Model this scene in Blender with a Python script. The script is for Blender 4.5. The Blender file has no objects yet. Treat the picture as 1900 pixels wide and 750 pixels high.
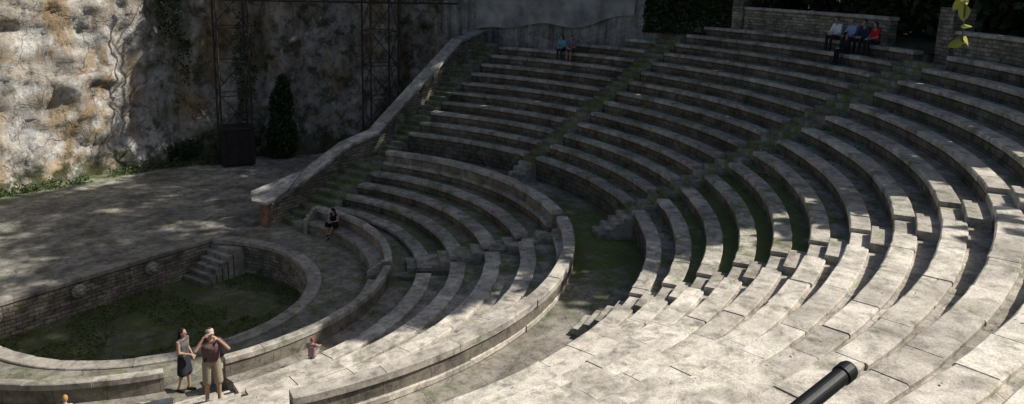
import bpy, math, random
import numpy as np
from mathutils import Vector, Matrix, noise
random.seed(7); rng=np.random.default_rng(7)
scene=bpy.context.scene
scene.view_settings.view_transform='Standard'
OX,OY=.81,-1.97
col=scene.collection
R=math.radians
# ------------------------------------------------------------------ materials
def newmat(name):
    m=bpy.data.materials.new(name); m.use_nodes=True
    nt=m.node_tree; b=nt.nodes['Principled BSDF']; b.inputs['Roughness'].default_value=.85
    try: b.inputs['Specular IOR Level'].default_value=.25
    except Exception: pass
    return m,nt,b
class NB:
    def __init__(s,nt): s.nt=nt
    def n(s,t,**k):
        nd=s.nt.nodes.new(t)
        for a,b in k.items(): setattr(nd,a,b)
        return nd
    def l(s,a,b): s.nt.links.new(a,b)
    def noise(s,vec,scale,detail=6,rough=.6,dist=0):
        nd=s.n('ShaderNodeTexNoise'); nd.inputs['Scale'].default_value=scale; nd.inputs['Detail'].default_value=detail
        nd.inputs['Roughness'].default_value=rough; nd.inputs['Distortion'].default_value=dist
        if vec is not None: s.l(vec,nd.inputs['Vector'])
        return nd.outputs['Fac']
    def ramp(s,fac,pts):
        nd=s.n('ShaderNodeValToRGB'); e=nd.color_ramp.elements
        while len(e)<len(pts): e.new(.5)
        for i,(p,c) in enumerate(pts):
            e[i].position=p; e[i].color=(c,c,c,1) if isinstance(c,(int,float)) else (*c,1)
        s.l(fac,nd.inputs['Fac']); return nd.outputs['Color']
    def mix(s,fac,a,b,mode='MIX'):
        nd=s.n('ShaderNodeMix',data_type='RGBA',blend_type=mode)
        for i,v in ((0,fac),(6,a),(7,b)):
            if isinstance(v,(int,float)): nd.inputs[i].default_value=v if i==0 else (v,v,v,1)
            elif isinstance(v,tuple): nd.inputs[i].default_value=(*v,1)
            else: s.l(v,nd.inputs[i])
        return nd.outputs[2]
    def math(s,op,a,b):
        nd=s.n('ShaderNodeMath',operation=op)
        for i,v in ((0,a),(1,b)):
            if isinstance(v,(int,float)): nd.inputs[i].default_value=v
            else: s.l(v,nd.inputs[i])
        return nd.outputs[0]
    def mapping(s,vec,scale):
        nd=s.n('ShaderNodeMapping'); nd.inputs['Scale'].default_value=scale; s.l(vec,nd.inputs['Vector']); return nd.outputs['Vector']
def stone(name,c1,c2,stain=.35,brick=None,crack=None,moss=(.052,.084,.016),bump=.5,bdist=.03,attr=True,streak=False,bc=.28,big=.62,fine=.68):
    m,nt,b=newmat(name); N=NB(nt)
    tc=N.n('ShaderNodeTexCoord'); P=tc.outputs['Object']
    c=N.mix(N.ramp(N.noise(P,.55,3),[(.35,0.),(.65,1.)]),c1,c2)
    n2=N.noise(P,3.2,6,.74,.4)
    c=N.mix(1.,c,N.ramp(n2,[(.34,stain),(.5,.88),(.68,1.12)]),'MULTIPLY')
    n5=N.noise(P,.9,4,.65,.5)
    c=N.mix(1.,c,N.ramp(n5,[(.38,big),(.56,1.05)]),'MULTIPLY')
    n3=N.noise(P,38,2,.7)
    c=N.mix(1.,c,N.ramp(n3,[(.3,fine),(.6,1.1)]),'MULTIPLY')
    if streak:
        n4=N.noise(N.mapping(P,(1.2,1.2,.12)),1.6,6,.7,.3)
        c=N.mix(1.,c,N.ramp(n4,[(.35,.35),(.6,1.1)]),'MULTIPLY')
    h=N.math('ADD',N.math('MULTIPLY',n2,.8),N.math('MULTIPLY',n3,.35))
    if brick:
        w,hh,mort=brick
        br=N.n('ShaderNodeTexBrick'); uv=N.n('ShaderNodeUVMap'); uv.uv_map='UVMap'
        vm=N.n('ShaderNodeVectorMath',operation='MULTIPLY_ADD')
        nz=N.n('ShaderNodeTexNoise'); nz.inputs['Scale'].default_value=3.; N.l(P,nz.inputs['Vector'])
        N.l(nz.outputs['Color'],vm.inputs[0]); vm.inputs[1].default_value=(.16,.09,0); N.l(uv.outputs['UV'],vm.inputs[2])
        N.l(vm.outputs[0],br.inputs['Vector'])
        br.inputs['Scale'].default_value=1.; br.inputs['Brick Width'].default_value=w; br.inputs['Row Height'].default_value=hh
        br.inputs['Mortar Size'].default_value=mort; br.inputs['Mortar Smooth'].default_value=.6
        br.inputs['Color1'].default_value=(1-bc,1-bc,1-bc,1); br.inputs['Color2'].default_value=(1+bc*.6,1+bc*.55,1+bc*.4,1); br.inputs['Mortar'].default_value=(.48,.45,.4,1)
        c=N.mix(1.,c,br.outputs['Color'],'MULTIPLY')
        h=N.math('SUBTRACT',h,N.math('MULTIPLY',br.outputs['Fac'],.7))
    if crack:
        vm=N.n('ShaderNodeVectorMath',operation='MULTIPLY_ADD')
        nz=N.n('ShaderNodeTexNoise'); nz.inputs['Scale'].default_value=1.4; nz.inputs['Detail'].default_value=4; N.l(P,nz.inputs['Vector'])
        N.l(nz.outputs['Color'],vm.inputs[0]); vm.inputs[1].default_value=(1.1,1.1,.0); N.l(P,vm.inputs[2])
        vo=N.n('ShaderNodeTexVoronoi',feature='DISTANCE_TO_EDGE'); vo.inputs['Scale'].default_value=crack; N.l(vm.outputs[0],vo.inputs['Vector'])
        vc=N.n('ShaderNodeTexVoronoi'); vc.inputs['Scale'].default_value=crack; N.l(vm.outputs[0],vc.inputs['Vector'])
        mk=N.ramp(N.noise(P,.8,4,.6),[(.4,.15),(.6,.85)])
        c=N.mix(mk,c,N.mix(1.,c,N.ramp(vo.outputs['Distance'],[(.0,.45),(.02,.7),(.05,1.)]),'MULTIPLY'))
        c=N.mix(.16,c,N.mix(1.,c,N.ramp(N.math('MULTIPLY',vc.outputs['Color'],1.),[(0.,.5),(1.,1.5)]),'MULTIPLY'))
        h=N.math('ADD',h,N.math('MULTIPLY',N.ramp(vo.outputs['Distance'],[(0.,0.),(.05,1.)]),.4))
    if attr:
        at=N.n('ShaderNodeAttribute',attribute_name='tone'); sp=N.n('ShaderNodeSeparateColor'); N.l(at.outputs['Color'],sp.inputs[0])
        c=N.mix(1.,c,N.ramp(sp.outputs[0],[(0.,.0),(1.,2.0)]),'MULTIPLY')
        nm=N.noise(P,1.7,6,.75)
        f=N.math('MULTIPLY',N.ramp(N.math('ADD',N.math('MULTIPLY',nm,1.),N.math('MULTIPLY',sp.outputs[1],.36)),[(.56,0.),(.76,1.)]),.85)
        c=N.mix(f,c,N.mix(n3,moss,(moss[0]*2.4,moss[1]*2.2,moss[2]*1.6)))
    N.l(c,b.inputs['Base Color'])
    bp=N.n('ShaderNodeBump'); bp.inputs['Strength'].default_value=bump; bp.inputs['Distance'].default_value=bdist
    N.l(h,bp.inputs['Height']); N.l(bp.outputs[0],b.inputs['Normal'])
    return m
M_seat=stone('seat_stone',(.60,.545,.465),(.74,.68,.585),.42,big=.68,fine=.76)
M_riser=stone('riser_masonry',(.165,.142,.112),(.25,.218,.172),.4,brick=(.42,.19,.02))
M_block=stone('parapet_blocks',(.25,.222,.182),(.35,.315,.26),.4,brick=(1.1,.8,.01),bc=.15)
M_path=stone('path_paving',(.47,.425,.36),(.63,.572,.487),.4,crack=2.2,big=.66,fine=.72)
M_walk=stone('walkway_paving',(.32,.29,.243),(.47,.43,.362),.42,crack=1.3)
M_stage=stone('stage_paving',(.26,.243,.212),(.44,.412,.36),.40,crack=1.1,big=.55)
M_pit=stone('pit_floor',(.16,.142,.105),(.26,.235,.175),.45,crack=1.6,moss=(.046,.068,.016),bump=1.,bdist=.05)
M_rubble=stone('rubble_wall',(.33,.297,.243),(.45,.408,.34),.4,brick=(.34,.13,.018),bump=.9,bc=.38)
M_cop=stone('coping_stone',(.44,.42,.375),(.56,.535,.48),.42,brick=(1.4,5.,.008),big=.55)
M_brick=stone('old_brick',(.36,.19,.12),(.42,.25,.17),.5,brick=(.25,.07,.01))
M_conc=stone('concrete_wall',(.33,.328,.31),(.42,.415,.395),.5,streak=True,attr=False)
M_hill=stone('hill_earth',(.10,.09,.06),(.07,.08,.035),.5,attr=False)
def cliffmat():
    m,nt,b=newmat('cliff_rock'); N=NB(nt); b.inputs['Roughness'].default_value=.95
    tc=N.n('ShaderNodeTexCoord'); P=tc.outputs['Object']
    c=N.mix(N.ramp(N.noise(P,.28,5,.65,.6),[(.38,0.),(.6,1.)]),(.54,.50,.435),(.42,.37,.30))
    c=N.mix(N.ramp(N.noise(P,1.0,7,.72,.5),[(.46,0.),(.56,.85)]),c,(.66,.64,.60))
    c=N.mix(N.ramp(N.noise(N.mapping(P,(1,1,.55)),.36,7,.72,.9),[(.50,0.),(.58,.75)]),c,(.46,.31,.15))
    c=N.mix(N.ramp(N.noise(N.mapping(P,(1,1,.7)),.9,8,.75,.9),[(.58,0.),(.64,.8)]),c,(.30,.14,.07))
    c=N.mix(.55,c,N.mix(1.,c,N.ramp(N.noise(N.mapping(P,(1.4,1.4,.3)),.8,7,.7,.9),[(.38,.35),(.52,1.)]),'MULTIPLY'))
    n2=N.noise(P,2.2,9,.76,.2)
    c=N.mix(1.,c,N.ramp(n2,[(.38,.45),(.47,.95),(.7,1.12)]),'MULTIPLY')
    vo=N.n('ShaderNodeTexVoronoi',feature='DISTANCE_TO_EDGE'); vo.inputs['Scale'].default_value=.42
    vm=N.n('ShaderNodeVectorMath',operation='MULTIPLY_ADD'); nz=N.n('ShaderNodeTexNoise'); nz.inputs['Scale'].default_value=.9;nz.inputs['Detail'].default_value=6; N.l(P,nz.inputs['Vector'])
    N.l(nz.outputs['Color'],vm.inputs[0]); vm.inputs[1].default_value=(2.4,2.4,2.4); N.l(P,vm.inputs[2]); N.l(vm.outputs[0],vo.inputs['Vector'])
    ck=N.ramp(vo.outputs['Distance'],[(0.,.3),(.02,1.)])
    c=N.mix(.6,c,N.mix(1.,c,ck,'MULTIPLY'))
    at=N.n('ShaderNodeAttribute',attribute_name='tone'); sp=N.n('ShaderNodeSeparateColor'); N.l(at.outputs['Color'],sp.inputs[0])
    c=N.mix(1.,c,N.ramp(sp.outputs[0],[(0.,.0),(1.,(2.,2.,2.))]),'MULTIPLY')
    f=N.math('MULTIPLY',N.ramp(N.math('ADD',N.noise(P,1.3,6,.7),N.math('MULTIPLY',sp.outputs[1],.36)),[(.6,0.),(.72,1.)]),.85)
    c=N.mix(f,c,(.055,.066,.022))
    N.l(c,b.inputs['Base Color'])
    bp=N.n('ShaderNodeBump'); bp.inputs['Strength'].default_value=1.; bp.inputs['Distance'].default_value=.12
    h=N.math('ADD',n2,N.math('MULTIPLY',N.noise(P,9,5,.7),.3)); h=N.math('ADD',h,N.math('MULTIPLY',ck,.3))
    N.l(h,bp.inputs['Height']); N.l(bp.outputs[0],b.inputs['Normal']); return m
M_cliff=cliffmat()
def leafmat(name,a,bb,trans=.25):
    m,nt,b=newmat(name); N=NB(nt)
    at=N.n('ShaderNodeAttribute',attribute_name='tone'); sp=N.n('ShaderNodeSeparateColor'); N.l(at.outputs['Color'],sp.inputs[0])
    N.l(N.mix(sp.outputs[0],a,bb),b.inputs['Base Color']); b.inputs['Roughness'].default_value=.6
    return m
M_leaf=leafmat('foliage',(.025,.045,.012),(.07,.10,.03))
M_ivy=leafmat('ivy_leaves',(.018,.034,.011),(.05,.085,.025))
M_yleaf=leafmat('branch_leaves',(.24,.28,.05),(.46,.45,.10))
M_weed=leafmat('weeds',(.045,.07,.02),(.10,.14,.045))
M_dry=leafmat('dry_leaves',(.20,.13,.06),(.38,.29,.15))
def plain(name,c,rough=.7,nscale=12,var=.25,metal=0.):
    m,nt,b=newmat(name); N=NB(nt); tc=N.n('ShaderNodeTexCoord')
    n=N.noise(tc.outputs['Object'],nscale,5,.6)
    N.l(N.mix(1.,c,N.ramp(n,[(.3,1-var),(.7,1+var*.5)]),'MULTIPLY'),b.inputs['Base Color'])
    b.inputs['Roughness'].default_value=rough; b.inputs['Metallic'].default_value=metal
    bp=N.n('ShaderNodeBump'); bp.inputs['Strength'].default_value=.25; bp.inputs['Distance'].default_value=.01
    N.l(n,bp.inputs['Height']); N.l(bp.outputs[0],b.inputs['Normal'])
    return m
M_bark=plain('bark',(.10,.08,.06),.9,8,.5)
M_steel=plain('dark_steel',(.05,.042,.038),.6,6,.4)
M_black=plain('black_metal',(.010,.010,.011),.5,10,.3)
M_box=plain('dark_cabinet',(.035,.03,.032),.6,3,.4)
M_net=plain('netting',(.34,.345,.335),.9,1.2,.5)
# ------------------------------------------------------------------ mesh accumulator
class MB:
    def __init__(s): s.v=[];s.f=[];s.uv=[];s.c=[];s.m=[]
    def face(s,pts,uvs=None,cols=None,mi=0):
        i=len(s.v); s.v+= [tuple(p) for p in pts]; s.f.append(tuple(range(i,i+len(pts))))
        s.uv+= uvs if uvs else [(p[0],p[1]) for p in pts]
        s.c+= cols if cols else [(.5,.0)]*len(pts); s.m.append(mi)
    def obj(s,name,mats,parent=None,smooth=False):
        me=bpy.data.meshes.new(name); me.from_pydata(s.v,[],s.f)
        uv=me.uv_layers.new(name='UVMap'); uv.data.foreach_set('uv',np.array(s.uv,dtype=np.float32).ravel())
        ca=me.color_attributes.new('tone','FLOAT_COLOR','CORNER')
        a=np.ones((len(s.c),4),dtype=np.float32); a[:,:2]=np.array(s.c); a[:,2]=0; ca.data.foreach_set('color',a.ravel())
        for m in (mats if isinstance(mats,(list,tuple)) else [mats]): me.materials.append(m)
        me.polygons.foreach_set('material_index',s.m)
        if smooth: me.polygons.foreach_set('use_smooth',[True]*len(s.f))
        o=bpy.data.objects.new(name,me); col.objects.link(o)
        if parent: o.parent=parent
        return o
def empty(name):
    o=bpy.data.objects.new(name,None); col.objects.link(o); return o
def strip(mb,fin,fout,a0,a1,z0,z1,seg=.45,c=.02,tone=.5,moss=0.,mi=0,dr=0.,gap=0.,wob=0.):
    L=(Vector(fin(a1))-Vector(fin(a0))).length
    n=max(1,int(math.ceil(L/seg)))
    if gap:
        g=gap/max(L,.1)*(a1-a0); a0+=g;a1-=g
    st=[]
    for i in range(n+1):
        a=a0+(a1-a0)*i/n; p=Vector(fin(a));q=Vector(fout(a));w=(q-p).length;d=(q-p)/w
        p=p+d*(dr+random.uniform(-wob,wob));q=q+d*(dr+random.uniform(-wob,wob)); zz=z1+random.uniform(-wob,wob)*.5
        c1=c*random.uniform(.6,1.8) if wob else c
        prof=[(p,z0),(p,zz-c1),(p+d*c1,zz),(q-d*c,zz),(q,zz-c),(q,z0)]
        st.append([(x.x,x.y,z) for x,z in prof])
    us=[0.]
    for i in range(n): us.append(us[-1]+(Vector(st[i+1][2])-Vector(st[i][2])).length)
    off=a0*7.3
    vs=[0.]
    for j in range(5): vs.append(vs[-1]+(Vector(st[0][j+1])-Vector(st[0][j])).length)
    vs=[v-vs[1] for v in vs]
    mf=moss if callable(moss) else (lambda x,y:moss)
    for i in range(n):
        for j in range(5):
            P=[st[i][j],st[i+1][j],st[i+1][j+1],st[i][j+1]]
            mb.face(P,[(us[i]+off,vs[j]),(us[i+1]+off,vs[j]),(us[i+1]+off,vs[j+1]),(us[i]+off,vs[j+1])],[(tone,mf(p[0],p[1])) for p in P],mi)
    for s,fl in ((st[0],False),(st[-1],True)):
        P=list(s) if not fl else list(reversed(s))
        mb.face(P,[(p[0]*.7+p[1]*.7,p[2]) for p in P],[(tone*.95,0.)]*6,mi)
def slabs(mb,fin,fout,a0,a1,z0,z1,length=1.15,jit=.013,**k):
    L=0;prev=Vector(fin(a0))
    for i in range(1,9):
        q=Vector(fin(a0+(a1-a0)*i/8));L+=(q-prev).length;prev=q
    cuts=[0.]
    while cuts[-1]<L: cuts.append(cuts[-1]+length*random.uniform(.7,1.35))
    cuts[-1]=L
    if len(cuts)>2 and cuts[-1]-cuts[-2]<.3: cuts.pop(-2)
    t0=k.pop('tone',.5)
    for i in range(len(cuts)-1):
        strip(mb,fin,fout,a0+(a1-a0)*cuts[i]/L,a0+(a1-a0)*cuts[i+1]/L,z0,z1+random.uniform(-jit,jit),tone=t0*random.uniform(.84,1.14),dr=random.uniform(-jit,jit),gap=.005,wob=.007,**k)
def circ(cx,cy,r): return lambda a:(cx+r*math.cos(R(a)),cy-r*math.sin(R(a)))
def ranges(f,pred,a0,a1,st=.2):
    out=[];s=None;a=a0
    while a<=a1:
        ok=pred(*f(a))
        if ok and s is None:s=a
        if not ok and s is not None: out.append((s,a-st)); s=None
        a+=st
    if s is not None: out.append((s,a1))
    return [x for x in out if x[1]-x[0]>.6]
def ang(x,y): return math.degrees(math.atan2(-(y-OY),x-OX))
def aisle3(x,y):
    d=(x+2.6)*-.925+(y+7.05)*.38
    return 0<d<1.3 and y<-4
# ------------------------------------------------------------------ seating
theatre=empty('stone_amphitheatre')
seat=MB();rise=MB();path=MB();steps=MB();para=MB();block=MB()
def lc(t,dr=0.): return circ(OX*t,OY*t,7.505+t*3.748+dr)
def lpred(x,y):
    if y>.75: return False
    a=ang(x,y)
    if 44.5<a<48.1: return False
    return not aisle3(x,y)
def mlow(x,y):
    a=ang(x,y); return .42 if a<60 else .12
LT=[.14+.192*k for k in range(5)]; LZ=[.66+.336*k for k in range(5)]
for k in range(5):
    t=LT[k];z=LZ[k];nt_=LT[k+1] if k<4 else None
    f=lc(t)
    fo=lc(nt_,.10) if nt_ else lc(1.,-.35)
    for a0,a1 in ranges(f,lpred,-30,212):
        slabs(seat,lc(t,0),lc(t,.50),a0,a1,z-.13,z,moss=lambda x,y:mlow(x,y)*.5,tone=.39 if a1<60 else .5)  # far block toned darker here and on its paths: shade put into colour
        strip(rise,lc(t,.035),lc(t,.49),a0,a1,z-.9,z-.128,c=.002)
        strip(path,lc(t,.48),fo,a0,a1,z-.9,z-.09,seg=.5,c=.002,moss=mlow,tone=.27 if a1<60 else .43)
def bpred(x,y): return lpred(x,y) and y<.7
for n_,(a0,a1) in enumerate(ranges(lc(0,-.2),bpred,-20,200)):
    slabs(para,lc(0,-.25),lc(0,.0),a0,a1,.78,.94,length=1.3,tone=.40)
    strip(block,lc(0,-.22),lc(0,-.03),a0,a1,-.4,.782,c=.002)
    slabs(para,lc(0,-.75),lc(0,-.23),a0,a1,.34,.46,length=1.3,tone=.33)
    strip(block,lc(0,-.70),lc(0,-.22),a0,a1,-.4,.342,c=.002)
    strip(path,lc(0,-.02),lc(.14,.05),a0,a1,-.4,.42,c=.002,moss=mlow,tone=.33)
    if n_==0:
        for ae in (a0,a1):
            s=1 if ae==a0 else -1
            b0,b1=(ae,ae+1.3) if s>0 else (ae-1.3,ae)
            for q,(ra,zt) in enumerate([(-.82,.60),(-.66,.72),(-.5,.84),(-.36,.93)]):
                strip(para,lc(0,ra),lc(0,ra+.18 if q<3 else .02),b0,b1,-.3,zt,c=.05,tone=.36)
for a0,a1 in ranges(lc(1),lpred,-20,200):
    slabs(para,lc(1,-.36),lc(1,0),a0,a1,2.33,2.51,length=1.5,tone=.42)
    strip(block,lc(1,-.33),lc(1,-.05),a0,a1,1.2,2.332,c=.002)
def ur(k): return 14.084+.7812*k
def uz(k): return 3.2592+.4007*k
def uc(k,dr=0.): return circ(OX,OY,ur(k)+dr)
KT=12
AIS=[(13.6,16.6),(46.6,50.5),(80.3,84.),(114.,117.8),(148,151.5)]
def backx(y): return 21.5+.19*(1.2-y)
def upred(x,y):
    if y>1.35 or x>backx(y)-.3: return False
    a=ang(x,y)
    for p,q in AIS:
        if p<a<q: return False
    return True
def mup(x,y):
    a=ang(x,y);r=math.hypot(x-OX,y-OY);k=(r-14.084)/.7812
    m=.22
    if 50<a<80 and -.5<k<4.9: m=.25+.9*max(0,1-abs(k-2.4)/3.)
    elif a<40: m=.42
    elif a>84: m=.08
    return m
for k in range(-1,KT+1):
    z=uz(k)
    for a0,a1 in ranges(uc(k),upred,-20,200):
        low=1.2 if k>-1 else 2.
        far=a1<60
        slabs(seat,uc(k,0),uc(k,.42),a0,a1,z-.13,z,moss=lambda x,y:mup(x,y)*.35,tone=.37 if far else (.44 if a1<82 else .52))  # tone drops towards the far side, carrying the shade there in the colour
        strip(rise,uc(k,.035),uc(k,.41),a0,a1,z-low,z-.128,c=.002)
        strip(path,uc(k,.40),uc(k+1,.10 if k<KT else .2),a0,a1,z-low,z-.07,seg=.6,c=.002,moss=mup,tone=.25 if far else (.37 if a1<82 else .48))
for (p,q) in AIS:
    if p>140: continue
    for k in range(-1,KT):
        z=uz(k)-.10
        if (OX+ur(k)*math.cos(R(p)))>backx(OY-ur(k)*math.sin(R(p)))-.3: continue
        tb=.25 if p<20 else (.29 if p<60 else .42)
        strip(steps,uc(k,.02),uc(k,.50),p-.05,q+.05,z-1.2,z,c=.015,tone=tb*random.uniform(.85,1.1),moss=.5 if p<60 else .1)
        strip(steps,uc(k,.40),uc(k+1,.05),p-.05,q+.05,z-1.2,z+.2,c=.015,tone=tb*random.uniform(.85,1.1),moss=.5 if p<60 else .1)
    for i in range(4):
        strip(steps,uc(-1,-.28*(4-i)+.02),uc(-1,.2),p-.2-.03*i,q+.2+.03*i,1.2,1.85+.18*(i+1)-.01,c=.015,tone=.34,moss=.2)
def endsteps(x0,x1,z0,z1,n,y0,y1):
    for i in range(n):
        xa=x0+(x1-x0)*i/n;xb=x0+(x1-x0)*(i+1)/n; z=z0+(z1-z0)*(i+1)/n
        strip(steps,lambda a,xa=xa:(xa,y1-(y1-y0)*a),lambda a,xb=xb:(xb+.05,y1-(y1-y0)*a),0,1,z-1.5,z,c=.015,tone=random.uniform(.24,.33),moss=.5)
endsteps(7.0,11.2,0.,1.85,9,.72,2.3)
endsteps(12.6,21.0,1.85,6.6,24,1.32,2.3)
strip(path,lambda a:(11.2,2.3-1.9*a),lambda a:(12.65,2.3-1.9*a),0,1,.5,1.852,c=.002,moss=.4,tone=.3)
for k in range(11):
    s=.0+k/10.5
    z=.26+ (1.85-.26)*(k+1)/11
    strip(steps,lc(s-.01),lc(s+.1),44.2-4.*(1-s),48.4-.4*(1-s),z-1.,z,c=.015,tone=random.uniform(.30,.38),moss=.3)
d3=Vector((-.38,-.925));n3=Vector((-.925,.38));p3=Vector((-2.6,-7.05))
for k in range(12):
    s=-.05+k*.36; z=.1+k*.155
    A=p3+d3*s;B=p3+d3*(s+.42)
    strip(steps,lambda a,A=A:tuple(A+n3*(1.32-1.34*a)),lambda a,B=B:tuple(B+n3*(1.32-1.34*a)),0,1,z-1.,min(z,1.86),c=.015,tone=random.uniform(.42,.52))
seat.obj('seat_slabs',M_seat,theatre);rise.obj('seat_risers',M_riser,theatre);path.obj('row_paths',M_path,theatre)
steps.obj('aisle_steps',M_seat,theatre);para.obj('parapet_benches',M_seat,theatre);block.obj('parapet_body',M_block,theatre)
def mwalk(x,y):
    a=ang(x,y); return .8*math.exp(-((a-50)/22)**2)+.06 if a<85 else .06
w=MB()
NA=150
for i in range(NA):
    a0=-22+224*i/NA;a1=-22+224*(i+1)/NA
    for j in range(3):
        ra=11.15+(13.45-11.15)*j/3;rb=11.15+(13.45-11.15)*(j+1)/3
        P=[(*circ(OX,OY,ra)(a0),1.85),(*circ(OX,OY,ra)(a1),1.85),(*circ(OX,OY,rb)(a1),1.85),(*circ(OX,OY,rb)(a0),1.85)]
        if max(p[1] for p in P)>1.3: continue
        w.face(P,None,[(.44,mwalk(p[0],p[1])) for p in P])
w.obj('curved_walkway',M_walk,theatre)
# ------------------------------------------------------------------ orchestra pit
YS=2.875;RA=5.157
pit=empty('orchestra_pit')
fl=MB()
N=96
for i in range(N):
    a0=-40+260*i/N;a1=-40+260*(i+1)/N
    for ra,rb in ((0.,1.2),(1.2,2.4),(2.4,3.6),(3.6,4.9)):
        P=[(ra*math.cos(R(a)),min(-ra*math.sin(R(a)),YS+.05)) for a in (a0,a1)]+[(rb*math.cos(R(a)),min(-rb*math.sin(R(a)),YS+.05)) for a in (a1,a0)]
        P=[(p[0],p[1],-1.22) for p in P]
        if ra==0: P=P[1:]
        fl.face(P,None,[(.5,.6+.4*noise.noise(Vector((p[0]*.55,p[1]*.55,0)))) for p in P])
fl.face([(-5,YS+.05,-1.224),(-5,-1,-1.224),(5,-1,-1.224),(5,YS+.05,-1.224)],None,[(.5,.6)]*4)
fl.obj('pit_floor',M_pit,pit)
pw=MB();pc=MB()
aS=-math.degrees(math.asin(YS/RA))
strip(pw,circ(0,0,4.78),circ(0,0,5.1),aS+.4,180-aS-.4,-1.5,-.1,c=.002,seg=.4)
slabs(pc,circ(0,0,4.70),circ(0,0,RA),aS,180-aS,-.1,.05,length=1.2,tone=.34)
pw.obj('pit_curved_wall',M_rubble,pit)
sw=MB()
strip(sw,lambda a:(-4.3+8.6*a,YS),lambda a:(-4.3+8.6*a,YS+.4),0,1,-1.5,-.1,c=.002,seg=1.)
sw.obj('stage_retaining_wall',M_rubble,pit)
slabs(pc,lambda a:(-4.32+8.64*a,YS-.05),lambda a:(-4.32+8.64*a,YS+.42),0,1,-.1,.03,length=1.3,tone=.29)
for i in range(6):
    x1=4.25-.25*i; z=-.16-.18*i
    strip(pc,lambda a,x1=x1:(x1-.27,YS-.06-1.3*a),lambda a,x1=x1:(x1+.25 if x1>4 else x1+.02,YS-.06-1.3*a),0,1,-1.5,z,c=.015,tone=random.uniform(.26,.31),moss=.2)
pc.obj('pit_coping_and_steps',M_seat,pit)
g=MB()
rr=[RA-.01,5.7,6.3,7.0,7.6]
for j in range(4):
    ra,rb=rr[j],rr[j+1]
    sa,sb=-math.degrees(math.asin(YS/ra)),-math.degrees(math.asin(YS/rb))
    for i in range(90):
        u0,u1=i/90,(i+1)/90
        A=lambda s,u:s+(180-2*s)*u
        P=[(*circ(0,0,ra)(A(sa,u0)),-.01),(*circ(0,0,ra)(A(sa,u1)),-.01),(*circ(0,0,rb)(A(sb,u1)),-.01),(*circ(0,0,rb)(A(sb,u0)),-.01)]
        g.face(P,None,[(.40,.25)]*4)
g.obj('orchestra_ring_floor',M_walk)
s=MB()
def mst(x,y): return .14+.5*math.exp(-((y-15)/1.3)**2)
xs=np.linspace(-34,26,61);ys=[YS+.4]+list(np.linspace(4,20,17))
for i in range(60):
    for j in range(len(ys)-1):
        P=[(xs[i],ys[j]),(xs[i+1],ys[j]),(xs[i+1],ys[j+1]),(xs[i],ys[j+1])]
        s.face([(p[0],p[1],0.) for p in P],None,[(.48+.12*math.exp(-((p[1]-13)/3)**2),mst(*p)) for p in P])  # paler tone towards the cliff paints in the sunlit strip
s.face([(4.31,YS-.02,0),(24,YS-.02,0),(24,YS+.4,0),(4.31,YS+.4,0)]);s.face([(-34,YS-.02,0),(-4.31,YS-.02,0),(-4.31,YS+.4,0),(-34,YS+.4,0)])
s.face([(-34,-26,-.02),(-7.5,-26,-.02),(-7.5,YS-.02,-.02),(-34,YS-.02,-.02)])
s.obj('stage_floor',M_stage)
# ------------------------------------------------------------------ sloping end wall
ew=empty('sloping_end_wall')
prof=[(6.45,1.0),(7.4,1.28),(10.9,2.68),(12.7,2.96),(18.9,6.85),(21.2,7.3)]
b=MB()
for i in range(len(prof)-1):
    (xa,za),(xb,zb)=prof[i],prof[i+1]
    y0,y1=2.32,2.86
    for y,fl_ in ((y0,0),(y1,1)):
        P=[(xa,y,-.3),(xb,y,-.3),(xb,y,zb-.12),(xa,y,za-.12)]
        if fl_:P.reverse()
        b.face(P,[(p[0],p[2]) for p in P])
b.face([(6.45,2.86,-.3),(6.45,2.32,-.3),(6.45,2.32,.9),(6.45,2.86,.9)],[(0,0),(.5,0),(.5,1),(0,1)])
b.obj('wall_body',M_rubble,ew)
cp=MB()
for i in range(len(prof)-1):
    (xa,za),(xb,zb)=prof[i],prof[i+1]
    nseg=max(1,int((xb-xa)/1.3))
    for q in range(nseg):
        x0=xa+(xb-xa)*q/nseg+.006;x1=xa+(xb-xa)*(q+1)/nseg-.006
        z0=za+(zb-za)*q/nseg;z1=za+(zb-za)*(q+1)/nseg
        ya,yb=2.22+random.uniform(-.02,.02),2.96
        t=random.uniform(.46,.66)
        for Q,uvm in (([(x0,ya,z0-.12),(x1,ya,z1-.12),(x1,ya,z1),(x0,ya,z0)],1),([(x0,ya,z0),(x1,ya,z1),(x1,yb,z1),(x0,yb,z0)],0),([(x1,yb,z1-.12),(x0,yb,z0-.12),(x0,yb,z0),(x1,yb,z1)],1),([(x0,ya,z0-.12),(x0,ya,z0),(x0,yb,z0),(x0,yb,z0-.12)],0)):
            cp.face(Q,[(p[0],p[2]) for p in Q] if uvm else None,[(t,0)]*4)
P=[(6.15,2.15),(6.0,2.9),(6.6,3.75),(7.7,3.35),(8.6,2.97),(8.6,2.9),(7.2,2.2)]
def zf(x): return 1.03+max(0,(x-6.2))*.30
cp.face([(x,y,zf(x)+.03) for x,y in P],None,[(.72,0)]*len(P))
cp.face([(x,y,zf(x)-.07) for x,y in P][::-1],None,[(.5,0)]*len(P))
for i in range(len(P)):
    a_,b_=P[i],P[(i+1)%len(P)]
    cp.face([(a_[0],a_[1],zf(a_[0])-.07),(b_[0],b_[1],zf(b_[0])-.07),(b_[0],b_[1],zf(b_[0])+.03),(a_[0],a_[1],zf(a_[0])+.03)],None,[(.6,0)]*4)
cp.obj('wall_coping',M_cop,ew)
bp_=MB()
strip(bp_,lambda a:(6.28,2.34+.46*a),lambda a:(6.72,2.34+.46*a),0,1,-.1,.98,c=.01,tone=.55)
bp_.obj('brick_pier',M_brick,ew)
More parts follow.
